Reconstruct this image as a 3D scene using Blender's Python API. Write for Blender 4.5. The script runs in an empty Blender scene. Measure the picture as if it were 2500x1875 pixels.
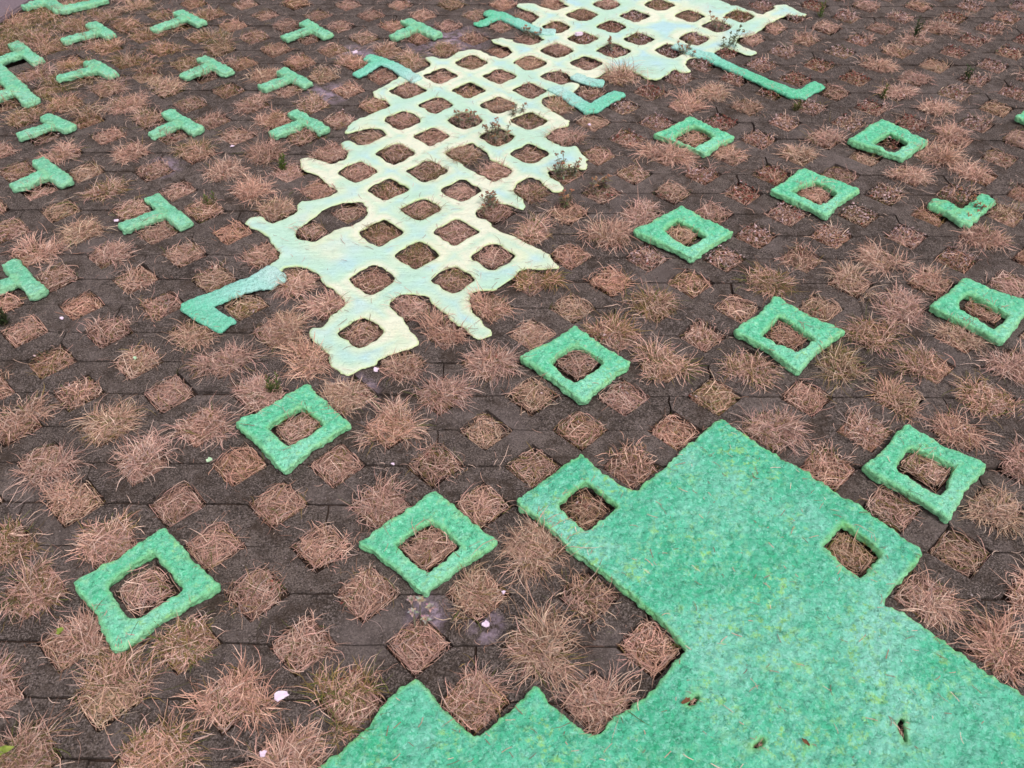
import bpy, bmesh, math, random, json
import numpy as np
from mathutils import Matrix, Vector

D = json.loads(r'''{"cam":{"R":[[0.999953,0.009685,-0.000487],[0.006532,-0.709831,-0.704341],[-0.007167,0.704305,-0.709861]],"C":[0.66915,-0.85423,1.39843],"lens":31.1623},"lat":[[283,549],[246,584],[230,621],[196,658],[186,677],[177,693],[183,713],[208,717],[220,757],[245,795],[243,812],[223,837],[194,862],[176,876],[163,913],[132,932],[121,939],[101,947],[73,943],[57,905],[26,942],[47,981],[49,1009],[36,1011],[10,1059],[-14,1092],[-36,1100],[-72,1130],[-65,1156],[-34,1165],[3,1130],[33,1156],[57,1187],[47,1219],[58,1241],[94,1242],[136,1270],[157,1289],[117,1326],[89,1365],[48,1389],[23,1424],[21,1465],[49,1476],[99,1440],[121,1435],[154,1471],[146,1507],[127,1533],[128,1555],[140,1568],[152,1566],[181,1539],[201,1539],[231,1566],[264,1600],[247,1628],[222,1641],[197,1638],[169,1627],[135,1610],[127,1632],[134,1672],[160,1701],[186,1725],[221,1755],[253,1786],[238,1810],[239,1826],[213,1822],[189,1847],[183,1872],[203,1905],[224,1937],[246,1964],[267,2005],[307,2012],[333,2039],[360,2067],[347,2109],[335,2134],[361,2142],[391,2120],[417,2124],[440,2168],[488,2198],[531,2191],[548,2161],[594,2126],[610,2126],[645,2177],[622,2214],[602,2223],[563,2260],[562,2279],[604,2291],[634,2283],[648,2253],[697,2231],[724,2246],[756,2277],[738,2308],[704,2346],[705,2402],[722,2431],[738,2468],[723,2506],[691,2531],[649,2569],[649,2591],[677,2600],[723,2596],[751,2562],[800,2532],[853,2571],[827,2615],[800,2659],[839,2742],[1173,2782],[1388,2737],[1426,2673],[1445,2629],[1480,2585],[1506,2590],[1528,2551],[1560,2517],[1584,2496],[1612,2535],[1639,2560],[1640,2586],[1663,2595],[1698,2591],[1728,2535],[1751,2502],[1742,2485],[1708,2489],[1672,2501],[1637,2468],[1626,2447],[1586,2418],[1553,2369],[1524,2338],[1517,2322],[1456,2298],[1445,2252],[1461,2230],[1500,2193],[1503,2171],[1478,2157],[1454,2167],[1420,2200],[1404,2222],[1380,2214],[1344,2170],[1315,2148],[1267,2133],[1245,2112],[1238,2083],[1251,2049],[1247,2028],[1212,2025],[1203,2052],[1184,2028],[1149,1994],[1124,1967],[1103,1973],[1083,1986],[1064,2020],[1025,2047],[974,2033],[941,2005],[930,1985],[877,1971],[855,1971],[834,1998],[816,2024],[794,2038],[759,2017],[734,1990],[768,1957],[807,1931],[832,1951],[857,1951],[872,1938],[865,1912],[842,1873],[811,1848],[787,1854],[750,1847],[741,1810],[746,1786],[769,1756],[806,1714],[827,1691],[819,1662],[793,1651],[764,1622],[743,1594],[762,1567],[798,1538],[837,1543],[848,1525],[848,1535],[852,1504],[873,1472],[869,1442],[859,1406],[822,1421],[751,1400],[756,1371],[797,1323],[793,1294],[770,1289],[744,1318],[729,1351],[702,1370],[660,1336],[647,1298],[671,1265],[691,1220],[686,1202],[661,1211],[609,1237],[579,1228],[559,1201],[547,1174],[576,1161],[596,1140],[597,1119],[647,1081],[696,1049],[739,1017],[753,985],[775,947],[742,939],[672,938],[653,901],[608,856],[599,851],[558,851],[549,801],[561,767],[584,740],[607,700],[603,681],[578,671],[546,700],[509,746],[471,786],[445,828],[403,839],[372,828],[353,799],[374,772],[404,732],[414,718],[416,699],[437,676],[439,657],[409,635],[368,616],[347,585],[323,573],[304,555]],"lath":[[411,994],[603,984],[304,890],[510,892],[302,1086],[501,1097],[296,1304],[509,1296],[398,1208],[196,1385],[399,1397],[295,1488],[695,1492],[599,1587],[399,1591],[298,1687],[495,1688],[695,1684],[399,1782],[598,1784],[297,1881],[498,1886],[699,1885],[400,1987],[597,1989],[499,2091],[700,2086],[895,2087],[795,2180],[994,2182],[1196,2183],[1093,2272],[1291,2281],[888,2278],[800,2371],[1011,2381],[900,2486],[1098,2471],[1313,2473],[1001,2581],[1199,2574],[301,691],[1387,2392],[1487,2475]],"dbl":[[[73,1101],[109,1153],[132,1197],[178,1233],[229,1238],[248,1207],[249,1163],[219,1124],[172,1102],[131,1052],[100,1060],[78,1076]],[[443,1493],[467,1525],[524,1558],[565,1510],[580,1463],[594,1453],[622,1438],[646,1408],[639,1378],[599,1344],[570,1363],[508,1427],[471,1462]]],"mat":[[364,-321],[427,-260],[460,-208],[479,-188],[503,-168],[541,-208],[569,-238],[604,-267],[632,-249],[666,-216],[701,-179],[729,-215],[761,-242],[792,-264],[823,-236],[873,-204],[910,-166],[959,-111],[916,-57],[857,5],[760,95],[710,154],[674,184],[667,202],[725,253],[767,291],[798,319],[830,278],[864,245],[901,223],[951,270],[999,328],[1082,406],[1073,400],[1098,422],[1120,401],[1147,360],[1197,320],[1241,282],[1278,235],[1323,200],[1360,156],[1392,122],[1421,94],[1422,89],[1393,57],[1342,10],[1328,-5],[1315,-20],[1343,-42],[1378,-74],[1407,-108],[1437,-138],[1464,-164],[1494,-191],[1609,-309],[1616,-463],[1197,-517],[637,-498],[258,-438]],"math":[[[802,242],[860,186],[800,133],[746,185]],[[1288,148],[1340,84],[1289,29],[1234,92]],[[943,-210],[958,-193],[970,-192],[952,-216]],[[1277,-236],[1293,-228],[1284,-249],[1280,-274],[1275,-267],[1276,-246]],[[1032,-285],[1057,-260],[1061,-266],[1050,-281]],[[1133,-141],[1140,-138],[1136,-149],[1131,-149]],[[1120,-274],[1128,-272],[1133,-275],[1125,-279]]],"rings":[[[3,132],[138,1],[-6,-129],[-131,8],[-3,66],[66,-6],[2,-67],[-60,1]],[[507,221],[636,99],[503,-14],[370,99],[504,143],[561,91],[508,37],[447,92]],[[204,516],[320,397],[202,260],[70,398],[205,438],[257,390],[199,333],[149,384]],[[801,708],[927,586],[809,462],[671,601],[800,638],[854,586],[795,527],[744,585]],[[1293,825],[1432,696],[1291,557],[1170,697],[1290,743],[1350,668],[1302,627],[1237,680]],[[1485,407],[1617,296],[1490,159],[1360,289],[1475,335],[1541,290],[1491,221],[1430,284]],[[1781,898],[1918,801],[1783,659],[1653,788],[1763,833],[1831,758],[1777,707],[1726,784]],[[1199,1701],[1328,1579],[1213,1479],[1073,1594],[1205,1638],[1256,1578],[1189,1518],[1137,1571]],[[1794,1689],[1907,1557],[1792,1453],[1658,1566],[1794,1599],[1833,1545],[1775,1497],[1731,1544]],[[1490,1407],[1628,1294],[1497,1164],[1367,1287],[1506,1329],[1550,1273],[1493,1218],[1433,1282]],[[1112,1210],[1238,1088],[1112,968],[971,1090],[1093,1136],[1157,1069],[1105,1024],[1053,1089]],[[2351,1807],[2457,1685],[2317,1579],[2217,1711],[2332,1741],[2366,1671],[2305,1620],[2268,1682]]],"tees":[[[-914,2373],[-806,2272],[-962,2232],[-865,2310]],[[-623,2483],[-510,2385],[-668,2327],[-582,2433]],[[-133,2396],[-26,2286],[-179,2262],[-90,2348]],[[241,2415],[367,2289],[212,2273],[287,2359]],[[-1134,2208],[-995,2071],[-1133,2063],[-1079,2135]],[[-814,2066],[-700,1970],[-879,1949],[-769,2017]],[[-433,2097],[-316,1994],[-460,1959],[-393,2041]],[[-140,2009],[-35,1910],[-180,1883],[-100,1962]],[[-1134,2035],[-901,1783],[-1034,1800],[-988,1863]],[[-825,1693],[-720,1614],[-856,1568],[-783,1636]],[[-445,1720],[-321,1606],[-457,1583],[-393,1651]],[[-50,1724],[68,1609],[-84,1586],[-9,1660]],[[-744,1431],[-617,1309],[-759,1288],[-694,1352]],[[-353,1241],[-224,1110],[-389,1095],[-301,1169]],[[-626,939],[-510,822],[-626,838],[-585,872]]],"arms":{"zig":[[-1220,2522],[-1158,2589],[-1084,2513],[-1059,2507],[-934,2598]],"armL":[[61,918],[31,881],[-19,857],[-77,815],[-116,780],[-69,746],[-22,713]],"armTa":[[322,1957],[287,1997],[223,2072],[182,2100],[137,2121]],"armTb":[[182,2100],[145,2030],[116,1989]],"armUa":[[792,2331],[745,2338],[698,2370],[650,2418],[597,2475],[541,2508]],"armUb":[[597,2475],[543,2425],[506,2396]],"stub":[[852,1990],[882,1964],[909,1944],[939,1938]],"armV":[[782,1904],[823,1859],[848,1816],[887,1767],[908,1774],[947,1823],[993,1874]],"armR":[[1220,2227],[1278,2169],[1320,2147],[1352,2105],[1432,2015],[1503,1930],[1564,1872],[1587,1866],[1626,1905],[1662,1931]],"vee":[[1808,1237],[1842,1211],[1869,1158],[1923,1212],[1970,1257]]},"pts":{"chip":[287,-201],"chip2":[614,-63],"chip3":[276,-296],"chip4":[348,570],"chip5":[-423,1140],"chip6":[416,296],"chip7":[-49,698],"chip8":[-424,739],"chip9":[875,2292],"chip10":[886,1666],"chip11":[-198,1529],"chip12":[85,2171],"chip13":[645,1],"leaf_a":[-119,-300],"leaf_b":[-105,-100],"leaf_c":[-203,600],"leaf_d":[40,303],"ros":[501,-49],"w1":[506,1691],"w2":[602,1596],"w3":[805,1394],"w4":[589,1213],"w5":[1246,2165],"w6":[1388,2387],"w7":[1407,2232],"w8":[693,1888],"w9":[902,1317],"w10":[799,1215],"w11":[1882,1224],"w12":[701,2310],"w13":[996,2206],"w14":[663,1752],"s1":[-26,1416],"s2":[2099,2322],"s3":[2171,1992],"s4":[1798,2496],"s5":[-1233,2340],"s6":[-561,725],"s7":[131,503],"s8":[-190,1224],"s9":[1842,1860],"s10":[1557,1783],"flower":[-1243,2372],"asph":[-1235,2567],"asph2":[-1268,2400],"asph3":[-1259,2626],"stain1":[-379,1423],"stain2":[400,2276],"stain3":[34,1882],"stain4":[511,-42],"grey1":[302,511]}}''')

sc = bpy.context.scene
# ---------------------------------------------------------------- camera
cd = bpy.data.cameras.new('camera'); cam = bpy.data.objects.new('camera', cd)
sc.collection.objects.link(cam); sc.camera = cam
cd.sensor_width = 36; cd.lens = D['cam']['lens']; cd.clip_start = 0.05; cd.clip_end = 200
R = D['cam']['R']
M = Matrix.Identity(4)
for k in range(3):
    M[k][0] = R[0][k]; M[k][1] = -R[1][k]; M[k][2] = -R[2][k]; M[k][3] = D['cam']['C'][k]
cam.matrix_world = M
cd.dof.use_dof = True; cd.dof.focus_distance = 1.95; cd.dof.aperture_fstop = 8.0

# ---------------------------------------------------------------- light
ELEV, AZ = math.radians(60), math.radians(140)      # azimuth measured from +Y towards +X
w = bpy.data.worlds.new('World'); sc.world = w; w.use_nodes = True
nt = w.node_tree; nt.nodes.clear()
sky = nt.nodes.new('ShaderNodeTexSky'); sky.sky_type = 'NISHITA'; sky.sun_disc = False
sky.sun_elevation = ELEV; sky.sun_rotation = AZ; sky.dust_density = 3.0; sky.air_density = 1.0
hs = nt.nodes.new('ShaderNodeHueSaturation'); hs.inputs['Saturation'].default_value = 0.25
tint = nt.nodes.new('ShaderNodeMix'); tint.data_type = 'RGBA'; tint.blend_type = 'MULTIPLY'
tint.inputs[0].default_value = 1.0; tint.inputs[7].default_value = (1.07, 0.97, 1.0, 1)
bg = nt.nodes.new('ShaderNodeBackground'); bg.inputs['Strength'].default_value = 0.13
ow = nt.nodes.new('ShaderNodeOutputWorld')
nt.links.new(sky.outputs[0], hs.inputs['Color']); nt.links.new(hs.outputs[0], tint.inputs[6])
nt.links.new(tint.outputs[2], bg.inputs['Color']); nt.links.new(bg.outputs[0], ow.inputs[0])
sd_ = bpy.data.lights.new('sun', 'SUN'); sd_.energy = 1.35; sd_.angle = math.radians(20); sd_.color = (1.0, 0.94, 0.9)
sun = bpy.data.objects.new('sun', sd_); sc.collection.objects.link(sun)
dv = Vector((math.sin(AZ)*math.cos(ELEV), math.cos(AZ)*math.cos(ELEV), math.sin(ELEV)))
sun.rotation_euler = dv.to_track_quat('Z', 'Y').to_euler(); sun.location = dv*8
sc.view_settings.view_transform = 'Standard'; sc.view_settings.look = 'None'
sc.view_settings.exposure = 0.26; sc.view_settings.gamma = 1.0

rng = np.random.default_rng(11); random.seed(5)
TOP = {'lat': .0058, 'mat': .018, 'ring': .019, 'tee': .019, 'arm': .0115}

# ---------------------------------------------------------------- numpy noise
def _h(ix, iy, iz, s=0):
    n = (ix.astype(np.int64)*73856093) ^ (iy.astype(np.int64)*19349663) ^ (iz.astype(np.int64)*83492791) ^ (s*2654435761)
    n = (n ^ (n >> 13)) * 1274126177 & 0xffffffff
    n = ((n ^ (n >> 15)) * 2246822519) & 0xffffffff
    return ((n ^ (n >> 13)) & 0xffffff)/float(0xffffff)
def vnoise(P, s=0):
    i = np.floor(P).astype(np.int64); f = P-i; f = f*f*(3-2*f); r = 0
    for a in (0, 1):
        for b in (0, 1):
            for c in (0, 1):
                r = r + _h(i[:, 0]+a, i[:, 1]+b, i[:, 2]+c, s)*(f[:, 0] if a else 1-f[:, 0])*(f[:, 1] if b else 1-f[:, 1])*(f[:, 2] if c else 1-f[:, 2])
    return r*2-1
def cell(P, s=0):
    i = np.floor(P).astype(np.int64); best = np.full(len(P), 9.)
    for a in (-1, 0, 1):
        for b in (-1, 0, 1):
            for c in (-1, 0, 1):
                q = i+np.array([a, b, c])
                d = ((q[:, 0]+_h(q[:, 0], q[:, 1], q[:, 2], s)-P[:, 0])**2+(q[:, 1]+_h(q[:, 0], q[:, 1], q[:, 2], s+1)-P[:, 1])**2
                     + (q[:, 2]+_h(q[:, 0], q[:, 1], q[:, 2], s+2)-P[:, 2])**2)
                best = np.minimum(best, d)
    return np.sqrt(best)
def P3(a):
    a = np.asarray(a, float); return a if a.shape[1] == 3 else np.c_[a, np.zeros(len(a))]
def inpoly(X, Y, poly):
    p = np.asarray(poly, float); r = np.zeros(X.shape, bool)
    for (x1, y1), (x2, y2) in zip(p, np.roll(p, -1, 0)):
        if y1 == y2: continue
        r ^= ((y1 > Y) != (y2 > Y)) & (X < (x2-x1)*(Y-y1)/(y2-y1)+x1)
    return r
def edgedist(Q, polys):
    best = np.full(len(Q), 9.)
    for p in polys:
        p = np.asarray(p, float)
        for a, b in zip(p, np.roll(p, -1, 0)):
            ab = b-a; L = (ab@ab) or 1e-12
            t = np.clip(((Q-a)@ab)/L, 0, 1); d = np.hypot(*(Q-a-t[:, None]*ab).T)
            best = np.minimum(best, d)
    return best

# ---------------------------------------------------------------- object helpers
col = sc.collection
def mesh_np(name, V, F, mat, parent=None, smooth=False, cols=None, attr=None):
    V = np.asarray(V, np.float32); F = np.asarray(F, np.int32); k = F.shape[1]
    me = bpy.data.meshes.new(name)
    me.vertices.add(len(V)); me.vertices.foreach_set('co', V.ravel())
    me.loops.add(F.size); me.loops.foreach_set('vertex_index', F.ravel())
    me.polygons.add(len(F)); me.polygons.foreach_set('loop_start', np.arange(0, F.size, k, dtype=np.int32))
    me.polygons.foreach_set('loop_total', np.full(len(F), k, np.int32))
    me.update(calc_edges=True)
    if smooth: me.polygons.foreach_set('use_smooth', np.ones(len(F), bool))
    if cols is not None:
        a = me.attributes.new('tone', 'FLOAT_COLOR', 'POINT'); a.data.foreach_set('color', np.asarray(cols, np.float32).ravel())
    if attr is not None:
        for n, v in attr.items():
            a = me.attributes.new(n, 'FLOAT', 'POINT'); a.data.foreach_set('value', np.asarray(v, np.float32))
    me.materials.append(mat); me.validate()
    o = bpy.data.objects.new(name, me); col.objects.link(o)
    if parent: o.parent = parent
    return o
def tag(o, label=None, cat=None, group=None, kind=None):
    if label: o['label'] = label
    if cat: o['category'] = cat
    if group: o['group'] = group
    if kind: o['kind'] = kind
    return o
def empty(name, loc=(0, 0, 0)):
    o = bpy.data.objects.new(name, None); o.empty_display_size = .05; col.objects.link(o); o.location = loc; return o

# ---------------------------------------------------------------- materials
class NM:
    def __init__(s, name, rough=.9):
        s.m = bpy.data.materials.new(name); s.m.use_nodes = True; s.t = s.m.node_tree; s.b = s.t.nodes['Principled BSDF']
        s.b.inputs['Roughness'].default_value = rough; s.b.inputs['Specular IOR Level'].default_value = .25
        s.co = s.n('ShaderNodeTexCoord').outputs['Object']
    def n(s, k, **kw):
        x = s.t.nodes.new(k)
        for a, v in kw.items(): setattr(x, a, v)
        return x
    def l(s, a, b): s.t.links.new(a, b)
    def noise(s, scale, det=3, rough=.5, vec=None, dist=0):
        x = s.n('ShaderNodeTexNoise'); x.inputs['Scale'].default_value = scale; x.inputs['Detail'].default_value = det
        x.inputs['Roughness'].default_value = rough; x.inputs['Distortion'].default_value = dist
        s.l(vec or s.co, x.inputs['Vector']); return x.outputs['Fac']
    def voro(s, scale, feat='F1', out='Distance', vec=None):
        x = s.n('ShaderNodeTexVoronoi', feature=feat); x.inputs['Scale'].default_value = scale; s.l(vec or s.co, x.inputs['Vector']); return x.outputs[out]
    def ramp(s, v, stops, interp='LINEAR'):
        x = s.n('ShaderNodeValToRGB'); e = x.color_ramp.elements; x.color_ramp.interpolation = interp
        while len(e) < len(stops): e.new(.5)
        for q, (p, c) in zip(e, stops): q.position = p; q.color = (*c, 1) if not isinstance(c, float) else (c, c, c, 1)
        s.l(v, x.inputs[0]); return x.outputs[0]
    def mix(s, f, a, b, mode='MIX'):
        x = s.n('ShaderNodeMix', data_type='RGBA', blend_type=mode)
        for sock, v in ((x.inputs[0], f), (x.inputs[6], a), (x.inputs[7], b)):
            if isinstance(v, (int, float)): sock.default_value = v
            elif isinstance(v, tuple): sock.default_value = (*v, 1)
            else: s.l(v, sock)
        return x.outputs[2]
    def math(s, op, a, b=None):
        x = s.n('ShaderNodeMath', operation=op)
        for sock, v in zip(x.inputs, (a, b)):
            if v is None: continue
            if isinstance(v, (int, float)): sock.default_value = v
            else: s.l(v, sock)
        return x.outputs[0]
    def attr(s, name, out='Fac'):
        x = s.n('ShaderNodeAttribute'); x.attribute_name = name; return x.outputs[out]
    def scaled(s, v):
        x = s.n('ShaderNodeMapping'); x.inputs['Scale'].default_value = v; s.l(s.co, x.inputs['Vector']); return x.outputs[0]
    def bump(s, hgts, dist=.001, strength=1.):
        prev = None
        for h, d in hgts:
            x = s.n('ShaderNodeBump'); x.inputs['Distance'].default_value = d; x.inputs['Strength'].default_value = strength
            s.l(h, x.inputs['Height'])
            if prev: s.l(prev, x.inputs['Normal'])
            prev = x.outputs[0]
        s.l(prev, s.b.inputs['Normal'])
    def color(s, c):
        if isinstance(c, tuple): s.b.inputs['Base Color'].default_value = (*c, 1)
        else: s.l(c, s.b.inputs['Base Color'])
        return s.m

def lin(r, g, b): return tuple((v/255/12.92) if v/255 <= .04045 else ((v/255+.055)/1.055)**2.4 for v in (r, g, b))

def pulp_mat(name, main, pale, deep, yellow):
    m = NM(name, .95)
    base = m.ramp(m.noise(4.5, 5, .65), [(.33, deep), (.49, main), (.68, pale)])
    base = m.mix(m.ramp(m.noise(70, 4, .7), [(.4, 0.), (.72, .55)]), base, pale)
    base = m.mix(m.ramp(m.noise(130, 3, .65), [(.54, 0.), (.68, .45)]), base, deep)
    base = m.mix(m.math('MULTIPLY', m.ramp(m.noise(70, 3, .7), [(.52, 0.), (.62, .8)]), m.ramp(m.noise(10, 3, .6), [(.42, 0.), (.62, 1.)])), base, yellow)
    wv = m.n('ShaderNodeMix', data_type='RGBA', blend_type='ADD'); wv.inputs[0].default_value = .018
    nz = m.n('ShaderNodeTexNoise'); nz.inputs['Scale'].default_value = 120; m.l(m.co, nz.inputs['Vector']); m.l(m.co, wv.inputs[6]); m.l(nz.outputs['Color'], wv.inputs[7])
    wvo = wv.outputs[2]
    crumb = m.n('ShaderNodeTexVoronoi'); crumb.inputs['Scale'].default_value = 210; m.l(wvo, crumb.inputs['Vector'])
    cc = m.n('ShaderNodeSeparateColor'); m.l(crumb.outputs['Color'], cc.inputs[0])
    base = m.mix(m.ramp(cc.outputs[0], [(.6, 0.), (.95, .45)]), base, tuple(min(1, c*1.12+.05) for c in pale))
    base = m.mix(m.ramp(cc.outputs[1], [(.7, 0.), (.98, .4)]), base, deep)
    crev = m.math('MULTIPLY', m.ramp(m.voro(130, 'DISTANCE_TO_EDGE', vec=wvo), [(.0, 1.), (.12, 0.)]), m.ramp(m.noise(60, 3, .7), [(.5, 0.), (.66, .7)]))
    base = m.mix(crev, base, tuple(c*.5 for c in deep))  # crumb crevices darkened in the colour, painting in the shade of the relief
    base = m.mix(m.ramp(m.noise(330, 2, .6), [(.28, .9), (.34, 0.)]), base, tuple(c*.4 for c in deep))
    base = m.mix(m.ramp(m.attr('edge'), [(.0, .5), (.009, 0.)]), base, yellow)
    m.bump([(m.voro(95, vec=wvo), .0035), (crev, -.002), (m.noise(210, 4, .75), .0035), (m.noise(600, 3, .7), .0013)])
    return m.color(base)
MGREEN = pulp_mat('green_paper_pulp', lin(112, 222, 174), lin(160, 240, 208), lin(78, 200, 146), lin(160, 224, 146))
MMAT = pulp_mat('mint_paper_pulp', lin(94, 208, 166), lin(154, 230, 208), lin(60, 190, 136), lin(160, 224, 126))
MTEE = pulp_mat('soft_green_paper_pulp', lin(128, 216, 174), lin(170, 232, 206), lin(94, 198, 152), lin(160, 220, 160))
def arm_mat():
    m = NM('teal_to_aqua_paper_pulp', .95)
    tip = m.math('ADD', m.attr('tip'), m.math('MULTIPLY', m.math('SUBTRACT', m.noise(18, 3), .5), .5))
    base = m.ramp(tip, [(.0, lin(196, 230, 224)), (.3, lin(166, 226, 214)), (.62, lin(118, 214, 182)), (1., lin(92, 204, 154))])
    base = m.mix(m.ramp(m.noise(90, 4, .7), [(.4, 0.), (.7, .5)]), base, lin(180, 232, 214))
    base = m.mix(m.ramp(m.noise(300, 2, .6), [(.35, .6), (.45, 0.)]), base, lin(60, 140, 110))
    m.bump([(m.voro(85), .003), (m.noise(230, 4, .75), .0035)])
    return m.color(base)
MTEAL = arm_mat()
def lattice_mat():
    m = NM('cream_and_aqua_paper_pulp', .95)
    cream, aqua, lime = lin(236, 243, 218), lin(190, 230, 232), lin(210, 234, 164)
    wide = m.math('ADD', m.attr('edge'), m.math('MULTIPLY', m.math('SUBTRACT', m.noise(4.5, 3), .5), .16))
    base = m.ramp(wide, [(.0, cream), (.016, lin(214, 238, 210)), (.036, aqua), (1., lin(176, 220, 226))])
    base = m.mix(m.ramp(m.noise(5, 2), [(.5, 0.), (.68, .7)]), base, lin(232, 240, 202))
    base = m.mix(m.ramp(m.noise(4.3, 3, .6, m.scaled((1, 1, 1.7))), [(.46, 0.), (.6, .85)]), base, lin(194, 234, 208))
    base = m.mix(m.ramp(m.noise(90, 4, .7), [(.5, 0.), (.72, .35)]), base, lin(175, 215, 195))
    base = m.mix(m.ramp(m.attr('edge'), [(.0, .9), (.0055, 0.)]), base, lime)
    base = m.mix(m.ramp(m.noise(300, 2, .5), [(.68, 0.), (.74, .6)]), base, lin(110, 160, 130))
    m.bump([(m.noise(24, 5, .75, m.scaled((.5, 2.6, 1))), .005), (m.noise(170, 4, .75), .0035)])
    return m.color(base)
MLAT = lattice_mat()

def paver_mat():
    m = NM('weathered_concrete_paver', .92)
    base = m.ramp(m.noise(7, 5, .65), [(.3, lin(58, 52, 45)), (.5, lin(80, 72, 65)), (.75, lin(106, 97, 89))])
    base = m.mix(.8, base, m.ramp(m.attr('shade'), [(0., (.6, .59, .56)), (1., (1.28, 1.27, 1.27))]), 'MULTIPLY')
    base = m.mix(m.ramp(m.noise(330, 3, .7), [(.45, .0), (.62, .9)]), base, lin(136, 125, 120))
    base = m.mix(m.ramp(m.noise(38, 4, .75), [(.38, .6), (.5, 0.)]), base, lin(46, 40, 35))
    base = m.mix(m.ramp(m.noise(28, 4, .75), [(.54, 0.), (.66, .5)]), base, lin(122, 112, 106))
    base = m.mix(m.ramp(m.noise(260, 2, .6), [(.36, .9), (.48, 0.)]), base, lin(44, 38, 36))
    sp = m.ramp(m.voro(120), [(.09, 1.), (.15, 0.)])
    base = m.mix(m.math('MULTIPLY', sp, m.ramp(m.noise(60, 1), [(.5, 0.), (.6, .75)])), base, lin(165, 150, 155))
    base = m.mix(m.ramp(m.noise(11, 5, .75), [(.5, 0.), (.66, .75)]), base, lin(58, 47, 38))
    base = m.mix(m.ramp(m.noise(3.5, 4, .7), [(.52, 0.), (.66, .5)]), base, lin(112, 103, 100))
    # pale lime residue round a few spots
    acc = None
    for k, r in (('stain1', .07), ('stain2', .17), ('stain3', .09), ('stain4', .05), ('grey1', .07), ('chip2', .04), ('chip12', .09)):
        x, y = D['pts'][k]
        v = m.n('ShaderNodeVectorMath', operation='DISTANCE'); m.l(m.co, v.inputs[0]); v.inputs[1].default_value = (x/1000, y/1000, 0)
        q = m.ramp(m.math('DIVIDE', v.outputs['Value'], r), [(.2, 1.), (1., 0.)])
        acc = q if acc is None else m.math('MAXIMUM', acc, q)
    st = m.ramp(m.noise(26, 5, .75), [(.42, 0.), (.6, .9)])
    base = m.mix(m.math('MULTIPLY', acc, st), base, lin(176, 158, 176))
    m.bump([(m.noise(45, 4, .7), .005), (m.noise(380, 3, .8), .0022), (m.voro(230), .0007)])
    return m.color(base)
MPAV = paver_mat()
def soil_mat():
    m = NM('dark_soil', 1.)
    base = m.ramp(m.noise(60, 5, .7), [(.3, lin(38, 31, 27)), (.6, lin(70, 56, 48)), (.8, lin(95, 78, 66))])
    m.bump([(m.noise(120, 5, .8), .006)]); return m.color(base)
MSOIL = soil_mat()
def path_mat():
    m = NM('smooth_grey_path', .9)
    base = m.ramp(m.noise(160, 4, .7), [(.3, lin(108, 96, 102)), (.7, lin(134, 120, 126))])
    m.bump([(m.noise(300, 4, .7), .0015)]); return m.color(base)
MPATH = path_mat()
def tone_mat(name, rough=.8, sss=False):
    m = NM(name, rough)
    c = m.mix(m.ramp(m.noise(300, 2), [(.35, .0), (.7, .35)]), m.attr('tone', 'Color'), (.08, .055, .04))
    m.color(c)
    return m.m
MGRASS = tone_mat('dry_grass_blade'); MWEED = tone_mat('weed_foliage')
def plain(name, c, c2, scale=80):
    m = NM(name, .85); m.bump([(m.noise(scale*2, 3), .001)])
    return m.color(m.ramp(m.noise(scale, 3, .6), [(.35, c), (.65, c2)]))
MCHIP = plain('pale_lilac_chip', lin(226, 205, 226), lin(244, 228, 242)); MGLEAF = plain('yellow_green_leaf', lin(110, 130, 50), lin(150, 165, 80))
MBROWN = plain('dry_brown_leaf', lin(92, 62, 44), lin(140, 98, 66)); MORANGE = plain('orange_petal', lin(225, 130, 30), lin(245, 160, 50))
MPALE = plain('mint_crumb', lin(165, 205, 165), lin(200, 225, 190))

# ---------------------------------------------------------------- mask of the pulp pieces on the ground
X0, Y0, X1, Y1, RES = -2.3, -1.0, 3.7, 3.7, .004
NX, NY = int((X1-X0)/RES), int((Y1-Y0)/RES)
HM = np.zeros((NY, NX), np.float32)
def stamp(outer, holes, h):
    p = np.asarray(outer); a, b = p.min(0), p.max(0)
    i0, i1 = max(0, int((a[0]-X0)/RES)-1), min(NX, int((b[0]-X0)/RES)+2)
    j0, j1 = max(0, int((a[1]-Y0)/RES)-1), min(NY, int((b[1]-Y0)/RES)+2)
    if i1 <= i0 or j1 <= j0: return
    xx, yy = np.meshgrid(X0+np.arange(i0, i1)*RES, Y0+np.arange(j0, j1)*RES)
    r = inpoly(xx, yy, p)
    for q in holes: r &= ~inpoly(xx, yy, q)
    HM[j0:j1, i0:i1] = np.maximum(HM[j0:j1, i0:i1], r*h)
def hm(x, y):
    i = np.clip(((x-X0)/RES).astype(int), 0, NX-1); j = np.clip(((y-Y0)/RES).astype(int), 0, NY-1); return HM[j, i]

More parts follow.
